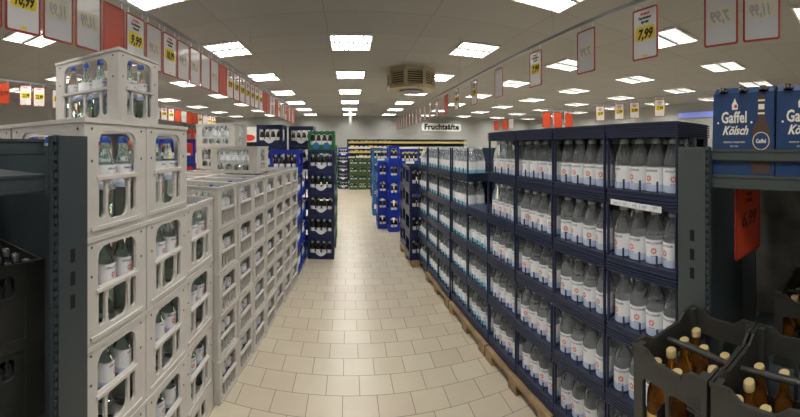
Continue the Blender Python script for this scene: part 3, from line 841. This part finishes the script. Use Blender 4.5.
for t in range(2):
    z = .5585 + .2725*t
    LB.place((-.935, .500, z), pi/2, 'black bottle crate on the left rack, %s of two' % ('lower', 'upper')[t], 'bottle crate', 'black crates on the left rack')
    fill(SBt, -.935, .500, pi/2, z+.0125, 5, 4, .078, .072, .04, lambda c, r_: (r_ < 2 or t == 1) and c < 5, lambda c, r_: 'silver-capped bottle, %s from left, %s, %s left black crate' % (('first','second','third','fourth','fifth')[c], ROWN[r_], ('lower', 'upper')[t]), 'bottle', 'dark bottles with silver caps in the left black crates')

# ------------------------------------------------------------------ blue six-pack cartons
def carton(W=.236, D=.16, H=.318):
    tp = .012
    body = MB()
    p = [(0, 0), (D, 0), (D-.03, H), (.03-.014, H)]
    # y-depth profile, extruded along x; front leans slightly back
    vs = [(-W/2, .0, 0), (W/2, .0, 0), (W/2, D, 0), (-W/2, D, 0), (-W/2+tp*.3, .0112, H-.024), (W/2-tp*.3, .0112, H-.024), (W/2-tp*.3, D-.03, H-.024), (-W/2+tp*.3, D-.03, H-.024), (-W/2+tp*.4, .034, H), (W/2-tp*.4, .034, H), (W/2-tp*.4, D-.05, H), (-W/2+tp*.4, D-.05, H)]
    body.add(vs, [(3,2,1,0),(8,9,10,11),(0,1,5,4),(1,2,6,5),(2,3,7,6),(3,0,4,7),(4,5,9,8),(5,6,10,9),(6,7,11,10),(7,4,8,11)], BOXB)
    return body
lean = Matrix.Rotation(-math.atan(.012/.30), 4, 'X')
def onfront(me, x, z): return T(x, -.0012, 0) @ lean @ T(0, 0, z)
pk = carton()
art = MB()
art.mesh(text('Gaffel', .056, .0014, .74, space=1.02), CREAM, onfront(0, -.032, .190)); 
scr = MB().mesh(text('Kölsch', .044, .0012, .80, shear=.4), CREAM, onfront(0, -.028, .148))
art2 = MB().mesh(text('PREMIUM TRADITION', .0085, 0, 1), CREAM, onfront(0, -.03, .118)).mesh(text('SEIT 1908', .0075, 0, 1), CREAM, onfront(0, -.03, .104))
for x in (-.094, .034):
    art.mesh(plate(0,0,0,0,.0006,[],outer=[(.004*cos(a*pi/4), .004*sin(a*pi/4)) for a in range(8)]), CREAM, onfront(0, x, .190))
em = MB().mesh(plate(0,0,0,0,.0006,[],outer=[(-.010,-.016),(.011,-.016),(.013,.0),(.006,.010),(.0,.026),(-.005,.012),(-.011,.004)]), CREAM, onfront(0, -.030, .252))
em.mesh(plate(0,0,0,0,.0006,[],outer=[(.006*cos(a*pi/4)+.004, .007*sin(a*pi/4)) for a in range(8)]), INKR, T(0,-.0008,0) @ onfront(0, -.030, .248))
bo = [(-.033,.0),(.033,.0),(.033,.140),(.028,.162),(.015,.186),(.012,.20),(.012,.272),(-.012,.272),(-.012,.20),(-.015,.186),(-.028,.162),(-.033,.140)]
bp = MB().mesh(plate(0,0,0,0,.0006,[],outer=bo), BRPRINT, onfront(0, .070, .012))
for z, hw in ((.205, .0125), (.250, .0125)): bp.mesh(plate(-hw, hw, z, z+.006, .0006, []), CREAM, T(0,-.0008,0) @ onfront(0, .070, .012))
bp.mesh(plate(-.011, .011, .222, .240, .0006, []), CREAM, T(0,-.0008,0) @ onfront(0, .070, .012))
def disc(r, n=20): return [(r*cos(2*pi*k/n), r*sin(2*pi*k/n)) for k in range(n)]
bp.mesh(plate(0,0,0,0,.0006,[disc(.0285)],outer=disc(.031)), CREAM, T(0,-.0008,0) @ onfront(0, .070, .125))
bp.mesh(plate(0,0,0,0,.0006,[],outer=disc(.0265)), BOXB, T(0,-.0008,0) @ onfront(0, .070, .125))
bp.mesh(text('Gaffel', .020, .0004, .8), CREAM, T(0,-.0018,0) @ onfront(0, .070, .118))
cp = []
for k in (-1, 0, 1):
    c = MB().lathe([(.0125, -.006), (.0145, .004), (.0135, .010)], CAPK, 16)
    cp.append(('bottle_cap', MB().lathe([(.017, .0), (.0175, .012), (.014, .017)], CAPK, 16, T(k*.076, .014, .297)@ Matrix.Rotation(R(-8),4,'X')).data('bottle_cap'), []))
# top handle panel lighter edge
tp_ = MB().box(-.112, .112, .014, .020, .300, .303, BOXB)
SIX = Proto('six_pack_carton', (None, [('carton_body', pk.data('carton_body'), []), ('brand_lettering', art.data('brand_lettering'), []), ('script_lettering', scr.data('script_lettering'), []),
     ('small_lettering', art2.data('small_lettering'), []), ('crest', em.data('crest'), []), ('printed_bottle', bp.data('printed_bottle'), [])] + cp))
for i, y in enumerate((.428, .188, -.048)):
    if i == 2: continue
    SIX.place((1.068, y, 1.3925), -pi/2, 'blue beer six-pack carton on the right rack, %s' % ('left one, whole front visible', 'right one, cut by the picture edge')[i], 'beer carton', 'blue six-pack cartons on the right rack')

# ------------------------------------------------------------------ price signs and rails
SW, SH_ = .188, .300
def sign(kind, head=(), price=''):
    fm = FRAMER
    f = MB().mesh(plate(0,0,0,0,.006,[rrect(-SW/2+.010, SW/2-.010, -SH_+.010, -.010, .008, 3)],outer=rrect(-SW/2, SW/2, -SH_, 0, .014, 3)), fm)
    cm = {'price': CARD, 'back': CARDG, 'red': REDCARD, 'plain': CARDG}[kind]
    c = MB().mesh(plate(0,0,0,0,.0025,[],outer=rrect(-SW/2+.010, SW/2-.010, -SH_+.010, -.010, .008, 3)), cm, T(0, .0015, 0))
    parts = [('sign_frame', f.data('sign_frame'), []), ('sign_card', c.data('sign_card'), [])]
    if kind == 'price':
        s = MB().mesh(plate(0,0,0,0,.0006,[],outer=rrect(-.070, .074, -.190, -.105, .022)), YEL, T(0,.0006,0)).mesh(plate(-.018,.018,-.285,-.272,.0006,[]), YEL, T(0,.0006,0))
        parts.append(('yellow_splash', s.data('yellow_splash'), []))
        h = MB().mesh(text(head[0], .024, .0008, .8, shear=.1), INKR, T(0, .0, -.040))
        parts.append(('red_heading', h.data('red_heading'), []))
        l = MB()
        for k, s_ in enumerate(head[1:]): l.mesh(text(s_, .023, .0009, .78), INK, T(0, .0, -.064-.024*k))
        l.mesh(text(price, .078, .003, .80 if len(price) < 5 else .62, shear=.25), INK, T(0, -.0006, -.178))
        parts.append(('black_lettering', l.data('black_lettering'), []))
    elif kind == 'back':
        s = MB().mesh(plate(0,0,0,0,.0006,[],outer=rrect(-.070, .074, -.190, -.105, .022)), PALEY, T(0,.0006,0))
        l = MB(); me = text(price, .078, .003, -.80 if len(price) < 5 else -.62, shear=.25); l.mesh(me, INKP, T(0, -.0004, -.178))
        parts += [('splash_showing_through', s.data('splash_showing_through'), []), ('mirrored_price', l.data('mirrored_price'), [])]
    elif kind == 'red' and price:
        l = MB().mesh(text(price, .085, .003, .75, shear=.25), INKD, T(0, -.0004, -.175))
        for k, s_ in enumerate(head): l.mesh(text(s_, .024, .0008, .75), INKD, T(0, -.0004, -.05-.026*k))
        parts.append(('dark_lettering', l.data('dark_lettering'), []))
    for x in (-.07, .07): parts.append(('hanging_clip', MB().box(x-.004, x+.004, .001, .004, -.004, .034, CLIP).data('hanging_clip'), []))
    return Proto('price_sign', (None, parts))
SG = {
 '999': sign('price', ('Angebot', 'Gerolsteiner', 'Naturell'), '9,99'), '799': sign('price', ('Angebot', 'Gerolsteiner', 'Sprudel'), '7,99'),
 '1099': sign('price', ('Angebot', 'Gerolsteiner', 'Medium'), '10,99'), '2399': sign('price', ('Angebot',), '23,99'),
 'b1': sign('back', (), '11,99'), 'b2': sign('back', (), '7,99'), 'plain': sign('plain'), 'red': sign('red'), 'r699': sign('red', ('Gaffel', 'Kölsch'), '6,99'), 'r1899': sign('red', (), '18,99')}
DESC = {'999': 'white 9,99 price sign with yellow patch', '799': 'white 7,99 price sign with yellow patch', '1099': 'white 10,99 price sign with yellow patch', '2399': 'white 23,99 price sign with yellow patch',
 'b1': 'pale back of a price sign, 11,99 showing through', 'b2': 'pale back of a price sign, 7,99 showing through', 'plain': 'blank pale grey sign', 'red': 'plain red sign', 'r699': 'red 6,99 price sign', 'r1899': 'red price sign'}
def rail(x, z, y0, y1, lab, wires):
    r = empty('sign_rail', (x, 0, z)); tag(r, lab, 'sign rail')
    MB().box(-.011, .011, y0, y1, -.012, .012, ALU).obj('rail_bar', r)
    for y in wires: MB().bar((0, y, .012), (0, y, CEIL-z), .0018, ALU).obj('hanging_wire', r)
RH = 2.35
rail(-1.23, RH, -.5, 8.6, 'long dark ceiling-hung rail carrying price signs, left of the aisle', (1.9, 4.0, 6.1))
rail(1.50, RH, -.5, 11.4, 'long dark ceiling-hung rail carrying price signs, right of the aisle', (2.1, 4.3, 6.5, 8.7))
rail(4.6, RH, 1.5, 11, 'farther sign rail beyond the right-hand stacks', (3, 6, 9))
rail(-4.1, RH+.1, 1.2, 12, 'farther sign rail beyond the left-hand grey crates', (3, 6, 9))
def hang(key, x, y, rz, z, where, n):
    wd = 'first' if n == 0 else ORD[n]
    SG[key].place((x, y, z-.045), rz, '%s, %s along %s' % (DESC[key], wd, where), 'price sign', 'price signs on the hanging rails')
seq = ['999','999','b1','b1','red','999','b1','1099','b2','b1','plain','b2','red','999','1099','999','799','1099','999','1099','red','red','plain','plain','red','799','b1','plain','799','red','plain','red','plain','red']
seq[1] = '1099'
for k, key in enumerate(seq):
    y = .61 + .2045*k
    hang(key, -1.23, y, pi/2, RH, 'the left rail', k)
rs = [(.50, 'b1'), (.715, 'b2'), (1.20, '799'), (1.72, 'b2'), (2.37, '799'), (3.08, 'plain'), (3.77, '799'), (4.45, '999'), (4.95, 'red'), (5.5, 'plain')] + [(6.0 + .42*k, ('plain', 'b2', 'b1')[k % 3]) for k in range(11)]
for k, (y, key) in enumerate(rs): hang(key, 1.50, y, -pi/2, RH, 'the right rail', k)
for k, (y, key) in enumerate([(3.35, '799'), (3.92, '999'), (4.30, '799'), (4.83, '1099'), (5.9, '799'), (6.35, 'plain'), (6.7, '799'), (8.6, 'plain'), (9.0, 'red'), (9.6, 'red')]):
    hang(key, 4.6, y, -pi/2+.45, RH, 'the farther right rail', k)
for k in range(3):
    SG['red'].place((3.62+.26*k*1.0, 5.3-.02*k, 2.16), 0, 'plain red sign, %s of three in a row beyond the trays' % POS3[k], 'price sign', 'three red signs in a row')
r3 = empty('sign_rail', (3.88, 5.29, 2.20)); tag(r3, 'short rail holding three red signs beyond the dark blue trays', 'sign rail')
MB().box(-.42, .42, -.01, .01, 0, .02, ALU).obj('rail_bar', r3)
for x in (-.38, .38): MB().bar((x, 0, .02), (x, 0, CEIL-2.2), .0018, ALU).obj('hanging_wire', r3)
ls = [(2.36, 'r1899'), (2.75, '2399'), (3.0, '2399'), (3.37, '2399'), (3.75, 'red')] + [(5.9+.32*k, ('999', 'plain', '799', '1099', 'red', 'b1', 'red', 'red')[k % 8]) for k in range(12)]
for k, (y, key) in enumerate(ls): hang(key, -4.1, y, pi/2-.35, RH+.1, 'the farther left rail', k)
# banner strips further left
for k in range(10):
    y = 4.2 + .52*k
    tag(MB().box(-6.01, -6.0, y-.17, y+.17, 1.62, 1.98, (REDCARD, CARDG, REDCARD)[k % 3]).bar((-6.005, y, 1.98), (-6.005, y, CEIL), .002, ALU).obj('hanging_board'), '%s board, %s in the distant row on the left' % (('red', 'pale grey', 'red')[k % 3], 'first' if k == 0 else ORD[k]), 'hanging board', 'distant row of boards on the left')
# red price sign in the right rack, facing the camera
SG['r699'].place((1.216, .456, 1.352), atan2(-.025, .222), 'red price sign reading 6,99 hanging under the shelf of the right rack', 'price sign', scale=(1.12, 1, .92))
